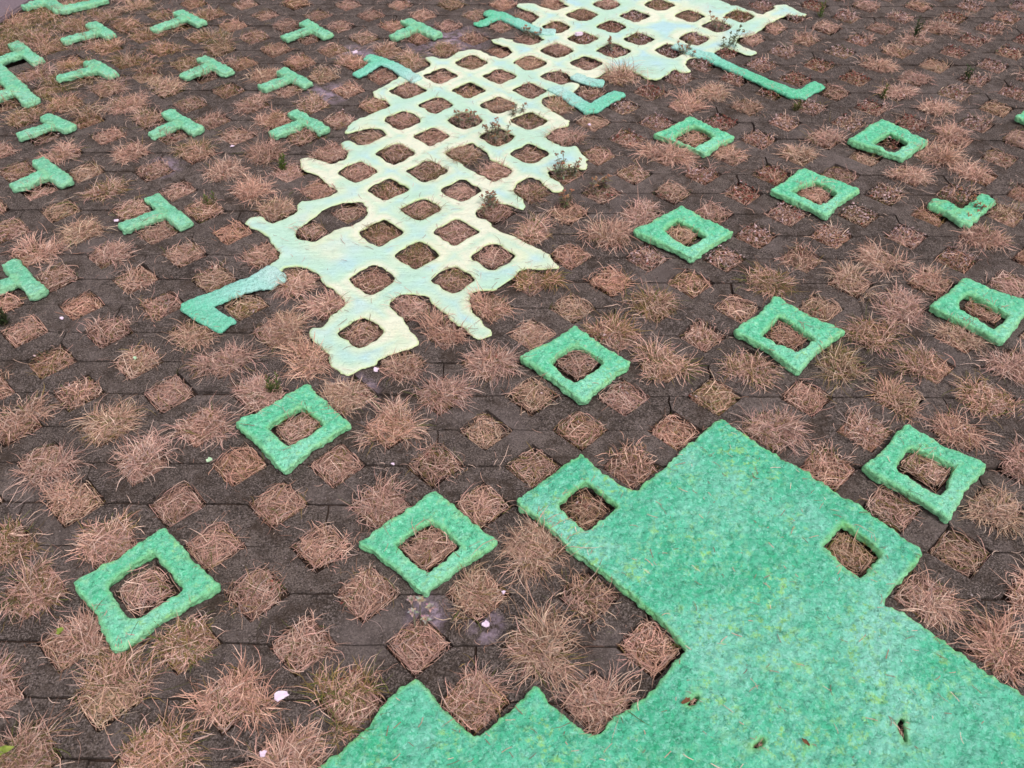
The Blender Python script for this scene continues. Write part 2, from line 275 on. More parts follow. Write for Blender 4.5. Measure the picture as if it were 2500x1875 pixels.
# ---------------------------------------------------------------- outlines
def mm(pts): return np.array(pts, float)/1000
def rough(poly, amp, step=.007, seed=0, freq=55):
    p = np.asarray(poly, float); out = []
    for a, b in zip(p, np.roll(p, -1, 0)):
        n = max(1, int(np.hypot(*(b-a))/step))
        for k in range(n): out.append(a+(b-a)*k/n)
    q = np.array(out)
    for _ in range(1): q = (q*2+np.roll(q, 1, 0)+np.roll(q, -1, 0))/4
    Q = P3(q)*freq; q2 = q.copy()
    q2[:, 0] += amp*(vnoise(Q, seed)+.5*vnoise(Q*2.3, seed+5)); q2[:, 1] += amp*(vnoise(Q, seed+9)+.5*vnoise(Q*2.3, seed+13))
    return q2
def diamond(cx, cy, r, rnd=.012):
    """rounded square standing on its corner"""
    pts = []
    for k in range(4):
        a = math.pi/2*k; c = np.array([math.cos(a), math.sin(a)]); t = np.array([-c[1], c[0]])
        for s in (-1, 0, 1):
            pts.append(np.array([cx, cy])+c*(r-(rnd if s else rnd*.35))+t*s*rnd)
    return np.array(pts)
def stroke(poly, wdt, wend=None):
    """list of quads covering a polyline"""
    p = np.asarray(poly, float); out = []; n = len(p)
    for k in range(n-1):
        a, b = p[k], p[k+1]; d = (b-a)/np.hypot(*(b-a)); t = np.array([-d[1], d[0]])
        e0 = wdt*.42 if k else .006; e1 = wdt*.42 if k < n-2 else .006
        w0 = wdt/2
        out.append(np.array([a-d*e0+t*w0, a-d*e0-t*w0, b+d*e1-t*w0, b+d*e1+t*w0]))
    return out

def pulp(name, shapes, T, vox, mat, parent=None, amp=.0025, clump=1., seed=0, streak=False, smooth_it=2):
    """closed, uneven slab of pulp: shapes = [(outer, [holes])] prisms fused by voxel remesh, then roughened"""
    org = np.concatenate([np.asarray(s[0]) for s in shapes]).mean(0)
    bm = bmesh.new(); bounds = []
    for si, (outer, holes) in enumerate(shapes):
        rs = [rough(outer, amp, seed=seed+si)]+[rough(h, amp*.8, seed=seed+si+k+3) for k, h in enumerate(holes)]
        bounds += [r[::2] for r in rs]
        stamp(rs[0], rs[1:], T)
        cu = bpy.data.curves.new('tmp', 'CURVE'); cu.dimensions = '2D'; cu.fill_mode = 'BOTH'; cu.extrude = T/2
        for r in rs:
            sp = cu.splines.new('POLY'); sp.points.add(len(r)-1); sp.use_cyclic_u = True
            for q, v in zip(sp.points, r): q.co = (v[0]-org[0], v[1]-org[1], 0, 1)
        o = bpy.data.objects.new('tmp', cu); col.objects.link(o)
        dg = bpy.context.evaluated_depsgraph_get(); me = bpy.data.meshes.new_from_object(o.evaluated_get(dg))
        bm.from_mesh(me); bpy.data.objects.remove(o); bpy.data.meshes.remove(me); bpy.data.curves.remove(cu)
    bmesh.ops.remove_doubles(bm, verts=bm.verts, dist=1e-5)
    me = bpy.data.meshes.new('tmp'); bm.to_mesh(me); bm.free()
    o = bpy.data.objects.new('tmp', me); col.objects.link(o)
    md = o.modifiers.new('r', 'REMESH'); md.mode = 'VOXEL'; md.voxel_size = vox; md.adaptivity = 0
    dg = bpy.context.evaluated_depsgraph_get(); m2 = bpy.data.meshes.new_from_object(o.evaluated_get(dg))
    bpy.data.objects.remove(o); bpy.data.meshes.remove(me)
    n = len(m2.vertices); V = np.zeros(n*3, np.float32); m2.vertices.foreach_get('co', V); V = V.reshape(-1, 3).astype(float)
    V[:, 2] += T/2
    E = np.zeros(len(m2.edges)*2, np.int32); m2.edges.foreach_get('vertices', E); E = E.reshape(-1, 2)
    deg = np.bincount(E.ravel(), minlength=n)[:, None].clip(1)
    for _ in range(smooth_it):
        S = np.zeros_like(V)
        for k in range(3):
            S[:, k] = np.bincount(E[:, 0], V[E[:, 1], k], n)+np.bincount(E[:, 1], V[E[:, 0], k], n)
        V = V*.4+S/deg*.6
    m2.vertices.foreach_set('co', V.astype(np.float32).ravel()); m2.update()
    N = np.zeros(n*3, np.float32); m2.vertex_normals.foreach_get('vector', N); N = N.reshape(-1, 3).astype(float)
    W = V+np.array([org[0], org[1], 0])
    if streak:
        d = .0009*vnoise(W*np.array([14, 60, 30]), seed)+.0008*vnoise(W*np.array([30, 120, 30]), seed+1)+.0012*vnoise(W*12, seed+2)+.0012*vnoise(W*60, seed+3)
    else:
        c1 = cell(W*62, seed); c2 = cell(W*120, seed+3)
        d = clump*(.0052*(.55-c1)+.0026*(.55-c2))+.0026*vnoise(W*26, seed+4)+(.0022*vnoise(W*9, seed+6)+.0018*vnoise(W*17, seed+7))*(V[:, 2] > T*.5)
    edge = edgedist(W[:, :2], bounds)
    V = V+N*d[:, None]
    V[:, 2] = np.maximum(V[:, 2], -.001)
    m2.vertices.foreach_set('co', V.astype(np.float32).ravel())
    a = m2.attributes.new('edge', 'FLOAT', 'POINT'); a.data.foreach_set('value', edge.astype(np.float32))
    m2.polygons.foreach_set('use_smooth', np.ones(len(m2.polygons), bool))
    m2.materials.clear(); m2.materials.append(mat); m2.name = name; m2.update()
    ob = bpy.data.objects.new(name, m2); col.objects.link(ob)
    ob.location = (org[0], org[1], .001)
    if parent:
        ob.parent = parent; ob.location = (org[0]-parent.location[0], org[1]-parent.location[1], .001)
    return ob

# ---------------------------------------------------------------- the green mat, lower right
mat_o = pulp('pulp_mat', [(mm(D['mat']), [mm(h).mean(0)+(mm(h)-mm(h).mean(0))*1.07 if k < 2 else mm(h).mean(0)+(mm(h)-mm(h).mean(0))*1.15 for k, h in enumerate(D['math'])])], TOP['mat'], .003, MMAT, clump=1.25, amp=.0022, seed=21)
tag(mat_o, 'huge mint green sheet of crumbly pulp filling the lower right corner', 'pulp mat')

# ---------------------------------------------------------------- the pale lattice
lat_root = empty('pulp_lattice', (0.6, 1.7, 0))
tag(lat_root, 'pale cream and aqua pulp lattice running up the middle over the pavers', 'pulp lattice')
LH = []
for k, (x, y) in enumerate(D['lath']):
    m_, n_ = round(x/100), round(y/100)
    cx = .5*(x/1000+m_*.1); cy = .5*(y/1000+n_*.1)
    LH.append(diamond(cx, cy, .060+.006*random.random(), .007+.008*random.random()))
LATHOLE_CELLS = {(round(x/100), round(y/100)) for x, y in D['lath']}
pulp('lattice_sheet', [(mm(D['lat']), LH+[mm(h) for h in D['dbl']])], TOP['lat'], .0034, MLAT, lat_root, amp=.0046, seed=40, streak=True, smooth_it=1)
A = {k: mm(v) for k, v in D['arms'].items()}
def strokes(*pw): return [(q, []) for p, w_ in pw for q in stroke(p, w_)]
for nm, parts, lb in (
        ('corner_arm', [(A['armL'], .056), (A['armL'][:2]*.9+A['armL'][1:3]*.1, .078)], 'teal green bent arm at the lower left corner of the lattice'),
        ('forked_arm', [(A['armTa'], .046), (A['armTb'], .040)], 'aqua forked arm on the left edge of the lattice'),
        ('forked_arm', [(A['armUa'], .050), (A['armUb'], .042)], 'aqua forked arm near the top edge of the photo'),
        ('stub', [(A['stub'], .048)], 'short teal stub beside a big dry tussock'),
        ('corner_arm', [(A['armV'], .052)], 'teal green V shaped arm on the right edge of the lattice'),
        ('long_arm', [(A['armR'], .050)], 'long teal green arm running right from the lattice and hooking up at its end')):
    o = pulp(nm, strokes(*parts), TOP['arm'], .0033, MTEAL, lat_root, amp=.002, clump=.7, seed=60+len(lb))
    me_ = o.data; v_ = np.zeros(len(me_.vertices)*3, np.float32); me_.vertices.foreach_get('co', v_); v_ = v_.reshape(-1, 3)[:, :2]+np.array([o.location.x+.6, o.location.y+1.7])
    t_ = np.hypot(*(v_-parts[0][0][0]).T); a_ = me_.attributes.new('tip', 'FLOAT', 'POINT'); a_.data.foreach_set('value', (t_/(.30 if len(parts[0][0]) < 8 else .34)).clip(0, 1).astype(np.float32))
    o['label'] = lb

# ---------------------------------------------------------------- square frames
ring_labels = ['square green pulp ring at the lower left, largest of all', 'square green pulp ring left of the mint mat, above the grey rosette weed', 'square green pulp ring just below the bottom tip of the pale lattice', 'square green pulp ring in the very centre of the photo', "square green pulp ring with a spiky upper corner, above the mat's top peak", "square green pulp ring right of the mint mat, beside the mat's right peak", 'square green pulp ring at the right edge half way down, above dry tufts', 'left one of the two farthest whole square green pulp rings, upper right', 'right one of the two farthest whole square green pulp rings, upper right', 'square green pulp ring midway between the farthest right ring and the spiky tussock ring', 'square green pulp ring with a wide pale pink tussock at its left corner', 'green pulp ring cut off by the right edge, only its corner in view']
for k, r in enumerate(D['rings']):
    q = mm(r); o_, h_ = q[:4], q[4:]
    # sides bow in slightly between the corners
    def bow(p, s):
        c = p.mean(0); out = []
        for a, b in zip(p, np.roll(p, -1, 0)):
            out += [a, (a+b)/2+(c-(a+b)/2)*s]
        return np.array(out)
    o = pulp('pulp_ring', [(bow(o_, .06 if k != 4 else .12), [bow(h_.mean(0)+(h_-h_.mean(0))*1.1, -.06)])], TOP['ring'], .0027, MGREEN, amp=.0024, seed=100+k*17)
    tag(o, ring_labels[k], 'pulp frame', 'square pulp frames on the pavers')

# ---------------------------------------------------------------- T pieces and small strips
tee_labels = ['green pulp T just below the zigzag strip at the top left', 'green pulp T near the top edge, first one right of the zigzag strip', 'green pulp T near the top edge, second one right of the zigzag strip', 'green pulp T nearest the lattice top, beside whitish stained pavers', 'upper of the two green pulp Ts cut by the left edge near the top', 'leftmost uncut green pulp T of the second row from the top', 'middle green pulp T of the second row from the top', "right green pulp T of the second row, left of the lattice's forked arm", 'long thick green pulp T cut by the left edge, second from the top', 'leftmost green pulp T of the third row from the top', 'middle green pulp T of the third row, a bare paver on its right', "right green pulp T of the third row, closest to the lattice's left side", 'green pulp T standing alone near the left edge in the fourth row', 'lowest uncut green pulp T, with a pale chip at its stem end', 'lowest green pulp T, cut by the left edge half way down']
for k, t in enumerate(D['tees']):
    b0, b1, s, j = mm(t)
    wd = .044 if k != 8 else .052
    # centre the stem end on the bar
    o = pulp('pulp_tee', strokes(([b0, b1], wd), ([s, j], .040)), TOP['tee'], .0032, MTEE, amp=.002, seed=400+k*11)
    tag(o, tee_labels[k], 'pulp T', 'T shaped pulp pieces left of the lattice')
z = pulp('pulp_zigzag', strokes((A['zig'], .046)), TOP['tee'], .0034, MTEE, amp=.002, seed=700)
tag(z, 'green zigzag strip of pulp at the top left corner, beside the grey path', 'pulp strip')
v_ = pulp('pulp_vee', strokes((A['vee'], .05)), TOP['tee'], .0034, MGREEN, amp=.003, seed=720)
tag(v_, 'small green V of pulp near the right edge, its left arm half under dark weeds', 'pulp strip')

# ---------------------------------------------------------------- paving: zigzag pavers
HD = .0605       # half diagonal of a hole
GX0, GX1, GY0, GY1 = -22, 37, -9, 37     # in tenths of a metre
def paving():
    V = []; F = []; S = []; vo = 0
    bmA = bmesh.new(); lay = bmA.verts.layers.float.new('shade')
    for r in range(GY0, GY1):
        k0 = random.choice([0, 1, 2])
        ucuts = []
        # strip between row r and r+1; bottom holes at u = .2k + .1*(r%2)
        off = .1*(r % 2); y0 = r*.1
        u = GX0*.1 - (GX0 % 2)*.1
        ks = range(int(GX0/2)-1, int(GX1/2)+1)
        seq = [ks[i:i+3] for i in range(k0-3 if k0 else 0, len(ks), 3) if i+3 > 0]
        seq = [list(ks)[max(0, i):i+3] for i in range(k0-3, len(ks), 3)]
        for grp in seq:
            if not grp: continue
            g = .0012+.0014*random.random(); gv = .0016
            a = HD
            bot = []; top = []
            for q in grp:
                c = off+.2*q          # bottom hole at c ; piece spans c .. c+.2, top hole at c+.1
                bot += [(c+gv if q == grp[0] else c, y0+a+ (g if q == grp[0] else 0)), (c+a, y0+g), (c+.2-a, y0+g)]
                top += [(c+gv if q == grp[0] else c, y0+.1*1-g+0.0)]
                top = top[:-1] if q != grp[0] else top
                top += [(c+.1-a, y0+.1-g), (c+.1, y0+.1-a), (c+.1+a, y0+.1-g)]
            end = off+.2*grp[-1]+.2
            bot += [(end-gv, y0+a)]
            top += [(end-gv, y0+.1-g)]
            poly = [Vector((x, y, 0)) for x, y in bot]+[Vector((x, y, 0)) for x, y in reversed(top)]
            jx_, jy_, ja_ = random.gauss(0, .0009), random.gauss(0, .0007), random.gauss(0, .0035)
            sh = random.random(); dz = random.gauss(0, .0013); tx, ty = random.gauss(0, .004), random.gauss(0, .004)
            cx_, cy_ = sum(p.x for p in poly)/len(poly), y0+.05
            bm = bmesh.new()
            vs = [bm.verts.new(p) for p in poly]
            f = bm.faces.new(vs)
            if f.normal.z < 0: f.normal_flip()
            bmesh.ops.subdivide_edges(bm, edges=[e for e in bm.edges if e.calc_length() > .03], cuts=4)
            for v in bm.verts:
                P = np.array([[v.co.x*60, v.co.y*60, r*.7]])
                v.co.x += .0019*float(vnoise(P, 3)[0]); v.co.y += .0019*float(vnoise(P, 4)[0])
            top_f = list(bm.faces)
            ex = bmesh.ops.inset_region(bm, faces=top_f, thickness=.0036, depth=0, use_even_offset=True)
            inner = set(v for ff in top_f for v in ff.verts)
            outer = [v for v in bm.verts if v not in inner]
            mid = {}
            for v in outer: v.co.z = -.003
            be = [e for e in bm.edges if e.is_boundary]
            e2 = bmesh.ops.extrude_edge_only(bm, edges=be)
            for v in [x for x in e2['geom'] if isinstance(x, bmesh.types.BMVert)]: v.co.z = -.07
            bmesh.ops.recalc_face_normals(bm, faces=bm.faces)
            for v in bm.verts:
                v.co.z += dz+(v.co.x-cx_)*tx*.4+(v.co.y-cy_)*ty
                v.co.x += jx_-(v.co.y-cy_)*ja_; v.co.y += jy_+(v.co.x-cx_)*ja_
            me = bpy.data.meshes.new('t'); bm.to_mesh(me); bm.free()
            n0 = len(bmA.verts); bmA.from_mesh(me); bpy.data.meshes.remove(me)
            bmA.verts.ensure_lookup_table()
            for i in range(n0, len(bmA.verts)): bmA.verts[i][lay] = sh
    me = bpy.data.meshes.new('paving'); bmesh.ops.triangulate(bmA, faces=[f for f in bmA.faces if len(f.verts) > 4])
    bmA.to_mesh(me); bmA.free(); me.materials.append(MPAV)
    o = bpy.data.objects.new('paving', me); col.objects.link(o); o.location.z = -.0025
    tag(o, kind='structure')
paving()
# soil in the joints and holes, and the ground beyond
def soil():
    st = .0125; nx, ny = int(6.0/st), int(4.7/st)
    xx, yy = np.meshgrid(-2.3+np.arange(nx+1)*st, -1.0+np.arange(ny+1)*st)
    P = np.c_[xx.ravel(), yy.ravel(), np.zeros(xx.size)]
    mu = np.round((P[:, 0]+P[:, 1])*5); nu = np.round((P[:, 0]-P[:, 1])*5)
    d1 = np.abs(P[:, 0]-(mu+nu)*.1)+np.abs(P[:, 1]-(mu-nu)*.1)
    hole = (d1 < .066)
    P[:, 2] = np.where(hole, -.019+.004*vnoise(P*14, 1)+.003*vnoise(P*45, 2), -.0078+.0016*vnoise(P*30, 5))
    i = np.arange(ny)[:, None]*(nx+1)+np.arange(nx)[None]
    F = np.stack([i, i+1, i+nx+2, i+nx+1], -1).reshape(-1, 4)
    tag(mesh_np('soil', P, F, MSOIL, smooth=True), kind='structure')
    s = 60; tag(mesh_np('ground', [(-s, -s, -.06), (s, -s, -.06), (s, s, -.06), (-s, s, -.06)], [(0, 1, 2, 3)], MSOIL), kind='structure')
soil()
PATHP = [(-1.275, 2.355), (-1.215, 2.585), (-1.25, 2.80), (-1.25, 3.7), (-2.3, 3.7), (-2.3, 2.30)]
bm = bmesh.new(); f = bm.faces.new([bm.verts.new((x, y, .006)) for x, y in PATHP])
bmesh.ops.recalc_face_normals(bm, faces=[f]); f.normal_update()
if f.normal.z < 0: f.normal_flip()
ex = bmesh.ops.extrude_face_region(bm, geom=[f])
for v in [x for x in ex['geom'] if isinstance(x, bmesh.types.BMVert)]: v.co.z = .02
bmesh.ops.recalc_face_normals(bm, faces=bm.faces)
bmesh.ops.bevel(bm, geom=[e for e in bm.edges if all(v.co.z > .015 for v in e.verts)], offset=.006, segments=2, affect='EDGES')
me = bpy.data.meshes.new('path'); bm.to_mesh(me); bm.free(); me.materials.append(MPATH)
o = bpy.data.objects.new('path', me); col.objects.link(o); tag(o, kind='structure')
stamp(np.array(PATHP), [], .02)

# ---------------------------------------------------------------- grass
PALE, TAN, PINK, BROWN, GREY = lin(232, 204, 186), lin(212, 174, 155), lin(214, 172, 160), lin(150, 116, 100), lin(180, 160, 152)
GREEN, DGREEN, OLIVE = lin(96, 106, 50), lin(62, 80, 40), lin(140, 122, 72)
def blades(root, phi, L, el0, droop, wdt, colr, zmin=-.008, curl=.5, box=None):
    """vectorised ribbons: root (n,3), heading phi, length L, start elevation el0, droop = elevation lost along the blade"""
    n = len(L); K = 5; pts = np.zeros((n, K, 3)); pts[:, 0] = root; side = np.zeros((n, K, 3))
    hd = phi.copy(); el = el0.copy()
    cr = rng.normal(0, curl, n)
    for k in range(1, K):
        hd = hd+cr/(K-1)+rng.normal(0, .12, n); e = el-droop*(k/(K-1))**1.3
        st = (L/(K-1))[:, None]*np.c_[np.cos(hd)*np.cos(e), np.sin(hd)*np.cos(e), np.sin(e)]
        pts[:, k] = pts[:, k-1]+st
        pts[:, k, 2] = np.maximum(pts[:, k, 2], zmin+.0015+.003*rng.random(n) if np.isscalar(zmin) else zmin)
    if box is not None:            # straw kept inside the square hole
        q = pts[..., :2]-np.array(box); m1 = np.abs(q).sum(-1); lo_ = rng.uniform(.040, .053); lim = rng.uniform(lo_, .061, n)[:, None]; lim = np.where(rng.random(n)[:, None] < rng.choice([.03, .06, .12, .3]), .085, lim)
        q *= np.minimum(1, lim/np.maximum(m1, 1e-6))[..., None]; pts[..., :2] = q+np.array(box)
    d = np.diff(pts, axis=1); d = np.concatenate([d, d[:, -1:]], 1)
    sd = np.stack([-d[..., 1], d[..., 0], np.zeros(d.shape[:2])], -1); sd /= np.linalg.norm(sd, axis=-1, keepdims=True)+1e-9
    roll = rng.uniform(-.7, .7, n)[:, None, None]; sd = sd*np.cos(roll); sd[..., 2] += np.sin(roll[..., 0])
    tap = np.array([.8, 1, .95, .7, .18])[None, :, None]
    a = pts+sd*(wdt[:, None, None]/2)*tap; b = pts-sd*(wdt[:, None, None]/2)*tap
    V = np.stack([a, b], 2).reshape(n, K*2, 3)
    # keep clear of the pulp pieces: drop blades that would pass through one
    h = hm(pts[..., 0], pts[..., 1]); bad = ((h > 0) & (pts[..., 2] < h+.003)).any(1)
    base = hm(root[:, 0], root[:, 1]) > 0
    drape = bad & ~base & (rng.random(n) < .16)
    V[drape, :, 2] = np.maximum(V[drape, :, 2], np.repeat(h[drape]+.004, 2, axis=1))
    keep = ~bad | drape
    # blades over pavers must not dip into them
    mx = pts[..., 0]*10; my = pts[..., 1]*10
    V = V[keep]; C = np.repeat(colr[keep][:, None, :], K*2, 1)
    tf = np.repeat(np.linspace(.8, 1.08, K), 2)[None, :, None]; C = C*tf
    n = len(V); off = np.arange(n)[:, None, None]*(K*2)
    q = np.array([[2*k, 2*k+1, 2*k+3, 2*k+2] for k in range(K-1)])[None]
    return V.reshape(-1, 3), (off+q).reshape(-1, 4), np.c_[C.reshape(-1, 3), np.ones(n*K*2)]
def inhole(n, cx, cy, r=.056):
    a = rng.uniform(-1, 1, (n, 2)); u = (a[:, 0]+a[:, 1])/2*r; v = (a[:, 0]-a[:, 1])/2*r
    return cx+u, cy+v
def mixcol(n, pal, wts, var=.16):
    i = rng.choice(len(pal), n, p=np.array(wts)/sum(wts)); c = np.array(pal)[i]
    return c*(1+rng.normal(0, var, (n, 1))).clip(.5, 1.5)
def flat(cx, cy, n, lv, grn=.04, brown=.2):
    """matted straw lying inside a hole, level lv"""
    n = int(n*rng.uniform(.55, 1.1))
    x, y = inhole(n, cx, cy, .062); root = np.c_[x, y, lv+rng.uniform(-.010, .004, n)]
    ctr = np.c_[cx-x, cy-y]; phi = np.where(rng.random(n) < .6, np.arctan2(ctr[:, 1], ctr[:, 0])+rng.normal(0, 1.0, n), rng.uniform(0, 6.28, n))
    L = rng.uniform(.025, .06, n); el = rng.normal(.22, .22, n)
    c = mixcol(n, [PALE, TAN, PINK, BROWN, GREY, OLIVE, GREEN], [.16, .34, .20, brown, .07, grn, grn*.5], .2)
    c = tint(c)
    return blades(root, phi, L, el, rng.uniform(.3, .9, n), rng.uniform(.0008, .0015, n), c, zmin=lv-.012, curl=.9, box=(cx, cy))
TINTS = np.array([(1, 1, 1), (1.04, .98, .92), (1.08, .97, .88), (.98, .96, .98), (.86, .83, .82), (1.12, 1.1, 1.08), (.96, 1.0, .88)])
def tint(c):
    return c*(TINTS[rng.integers(len(TINTS))]*.7+TINTS[rng.integers(len(TINTS))]*.3)*rng.uniform(.88, 1.1)
def tuft(cx, cy, n, size, grn=.06, lean=0., ldir=0., up=1.):
    """a tussock made of a few crooked clumps that spill over the pavers"""
    k = int(rng.integers(4, 8)); ca = rng.uniform(0, 6.28, k); cr_ = rng.uniform(.008, .048, k); cs = rng.uniform(.7, 1.25, k)
    w_ = rng.uniform(.4, 1.6, k); i = rng.choice(k, n, p=w_/w_.sum())
    lay = rng.normal(0, 1.0, k); cel = rng.uniform(.35, 1.25, k)
    x = cx+cr_[i]*np.cos(ca[i])+rng.normal(0, .012, n); y = cy+cr_[i]*np.sin(ca[i])+rng.normal(0, .012, n)
    root = np.c_[x, y, np.full(n, -.008)]
    out = np.arctan2(y-cy, x-cx)
    phi = np.where(rng.random(n) < .72, out+lay[i]*.6+rng.normal(0, .75, n), rng.uniform(0, 6.28, n))
    el = np.clip(rng.normal(cel[i]*up, .38, n), .03, 1.5)
    L = size*cs[i]*rng.gamma(5., .0092, n).clip(.016, .075)
    g_ = grn*rng.uniform(.3, 1.8)
    c = tint(mixcol(n, [PALE, TAN, PINK, BROWN, GREY, OLIVE, GREEN], [.22, .34, .20, .18, .08, g_, g_*.7], .2))
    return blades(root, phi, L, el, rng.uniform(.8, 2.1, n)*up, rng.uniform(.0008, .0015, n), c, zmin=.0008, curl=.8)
class Acc:
    def __init__(s): s.V = []; s.F = []; s.C = []; s.n = 0
    def add(s, t):
        V, F, C = t
        if len(V) == 0: return
        s.V.append(V); s.F.append(F+s.n); s.C.append(C); s.n += len(V)
    def build(s, name, mat, parent=None, org=(0, 0, 0)):
        V = np.concatenate(s.V)-np.array(org); return mesh_np(name, V, np.concatenate(s.F), mat, parent, cols=np.concatenate(s.C))

BIG = [(0,-2,1.1,0.3),(2,-2,1.0,0),(3,-3,1.0,0),(1,-3,0.9,0.6),(-1,-3,1.0,0.5),(-1,-1,0.8,0),(1,-1,0.6,0.5),(-2,0,1.0,0.3),(-3,1,1.0,0.3),(-2,2,0.6,0),(-1,1,0.5,0.3),(-2,-2,0.8,0),(4,-2,0.9,0.4),(-3,3,0.8,0),(3,-3,0.9,0),(4,2,0.7,0),(6,-2,0.6,0),(4,-2,0.9,0.7),(8,-2,0.9,0),(3,-3,0.9,0),(6,0,0.4,0),(14,0,0.6,0),(15,-1,1.0,0),(16,2,0.8,0),(16,2,0.9,0),(16,0,0.8,0),(12,6,0.9,0.3),(14,6,0.9,0.3),(10,8,0.9,0.3),(10,6,1.0,0.3),(9,7,0.8,0.4),(15,9,0.7,0),(16,10,0.9,0),(16,8,1.0,0),(15,7,1.0,0.3),(16,6,1.0,0.3),(15,5,1.0,0.2),(17,5,1.0,0.3),(17,7,0.8,0),(18,6,0.8,0),(14,4,0.6,0),(16,4,0.8,0),(16,2,1.0,0.5),(17,3,0.7,0),(18,6,0.8,0),(7,9,0.9,0.8),(6,8,1.0,0),(5,7,0.9,0),(4,6,0.7,0),(3,5,1.1,0),(4,4,1.1,0),(5,5,1.1,0),(4,4,0.7,0),(-2,4,1.0,0.3),(-1,3,0.8,0),(-2,2,0.8,0),(0,4,0.9,0),(-4,4,0.9,0),(-1,7,0.9,0),(0,6,1.0,0),(1,7,0.9,0),(2,8,1.0,0),(2,6,1.0,0),(1,5,1.0,0),(1,5,1.0,0.4),(1,9,0.9,0),(0,6,0.8,0),(1,7,0.8,0),(-6,18,1.0,0),(-7,15,1.0,0),(-5,15,0.9,0),(-3,15,1.0,0.3),(-1,15,1.0,0),(-5,13,1.0,0.3),(-1,13,1.0,0),(-5,19,1.0,0),(-5,19,0.9,0.4),(-2,14,0.9,0),(-4,10,0.9,0),(-5,11,0.8,0),(-6,10,0.8,0),(-7,19,0.8,0),(-2,18,0.7,0),(-3,17,0.5,0),(-1,17,0.8,0),(0,16,0.5,0.6),(0,18,0.6,0.3),(1,15,0.8,0),(0,12,0.6,0.3),(-2,20,0.8,0),(-7,23,0.8,0.7),(-8,22,0.9,0.6),(-8,18,0.8,0.6),(-9,17,0.8,0.7),(8,18,1.0,0.5),(8,16,1.0,0.2),(7,13,0.9,0.6),(4,12,0.7,1.0),(4,14,0.6,1.0),(7,11,1.0,0.2),(10,12,0.9,0),(5,15,0.9,0.3),(6,14,0.8,0),(3,21,0.8,0.6),(1,21,0.7,0.7),(4,22,0.7,0.4),(3,19,0.5,0.5),(8,26,0.6,0),(13,19,0.9,0),(12,18,0.9,0),(18,14,0.9,0),(20,16,1.0,0),(20,14,0.9,0),(15,15,0.9,0),(13,15,0.6,0),(16,10,1.0,0),(15,9,0.7,0),(19,11,0.9,0),(16,16,0.7,0),(22,24,1.0,0),(21,23,0.7,0),(19,21,0.8,0),(20,18,0.7,0),(19,19,0.8,0)]
NAMED = [('t', 7, -1, 1.35, 0, 'big domed pale straw tussock just above the two triangular points of the mint mat'), ('t', 7, 1, 1.2, 0, 'pale spiky tussock between the frame above the grey rosette and the mint mat'), ('t', 12, 4, 1.15, 0, 'spiky pale tussock on the right side of the top peak of the mint mat'), ('t', 11, 15, 1.3, 0, 'wide pale tussock at the lower left corner of the far left frame'), ('t', 10, 20, 1.4, 0.5, 'large orange brown tussock behind the short teal stub of the lattice'), ('t', 9, 11, 1.35, 0, 'wide pale pink tussock at the left corner of the frame right of the lattice'), ('t', 13, 9, 1.1, 0.8, 'tussock with a green centre above the frame with the spiky corner'), ('t', 19, 15, 1.3, 0, 'wide dry tussock at the lower right of the farthest right frame'), ('t', 6, 6, 1.1, 0, 'pale tussock between the bottom of the lattice and the centre frame')]
grass = Acc(); sedum = Acc()
def leaflets(cx, cy, n, pal, wts, r=.05, z0=-.006, z1=.010, s0=.002, s1=.0055):
    """small fleshy leaves: squashed octahedra"""
    x, y = inhole(n, cx, cy, r); c = np.c_[x, y, rng.uniform(z0, z1, n)]
    ok = hm(x, y) == 0; c = c[ok]; n = len(c)
    if n == 0: return np.zeros((0, 3)), np.zeros((0, 4), int), np.zeros((0, 4))
    s = rng.uniform(s0, s1, n)
    dirs = rng.normal(0, 1, (n, 3)); dirs[:, 2] = abs(dirs[:, 2])*.8; dirs /= np.linalg.norm(dirs, axis=1, keepdims=True)
    o2 = np.cross(dirs, rng.normal(0, 1, (n, 3))); o2 /= np.linalg.norm(o2, axis=1, keepdims=True); o3 = np.cross(dirs, o2)
    s = s[:, None]
    V = np.stack([c-dirs*s, c+o2*s*.5, c+dirs*s, c-o2*s*.5, c+o3*s*.25], 1)      # a cupped leaf
    F = np.array([[0, 1, 4, 4], [0, 1, 2, 4], [2, 3, 0, 4]])[1:]
    off = np.arange(n)[:, None, None]*5
    col_ = np.repeat(mixcol(n, pal, wts, .2)[:, None], 5, 1)
    return V.reshape(-1, 3), (off+F[None]).reshape(-1, 4), np.c_[col_.reshape(-1, 3), np.ones(n*5)]
RED, SGREY, SGREEN = lin(140, 78, 68), lin(196, 172, 172), lin(92, 98, 68)
latpoly = mm(D['lat'])
big = {}
for x, y, s, g in BIG: big.setdefault((x, y), (s, g))
RINGC = {(round(sum(p[0] for p in q[4:])/400), round(sum(p[1] for p in q[4:])/400)) for q in D['rings']} | {(5, 3), (7, 5)}
named_cells = {}
for nm, x, y, s, g, lb in NAMED: named_cells[(x, y)] = (s, g, lb)
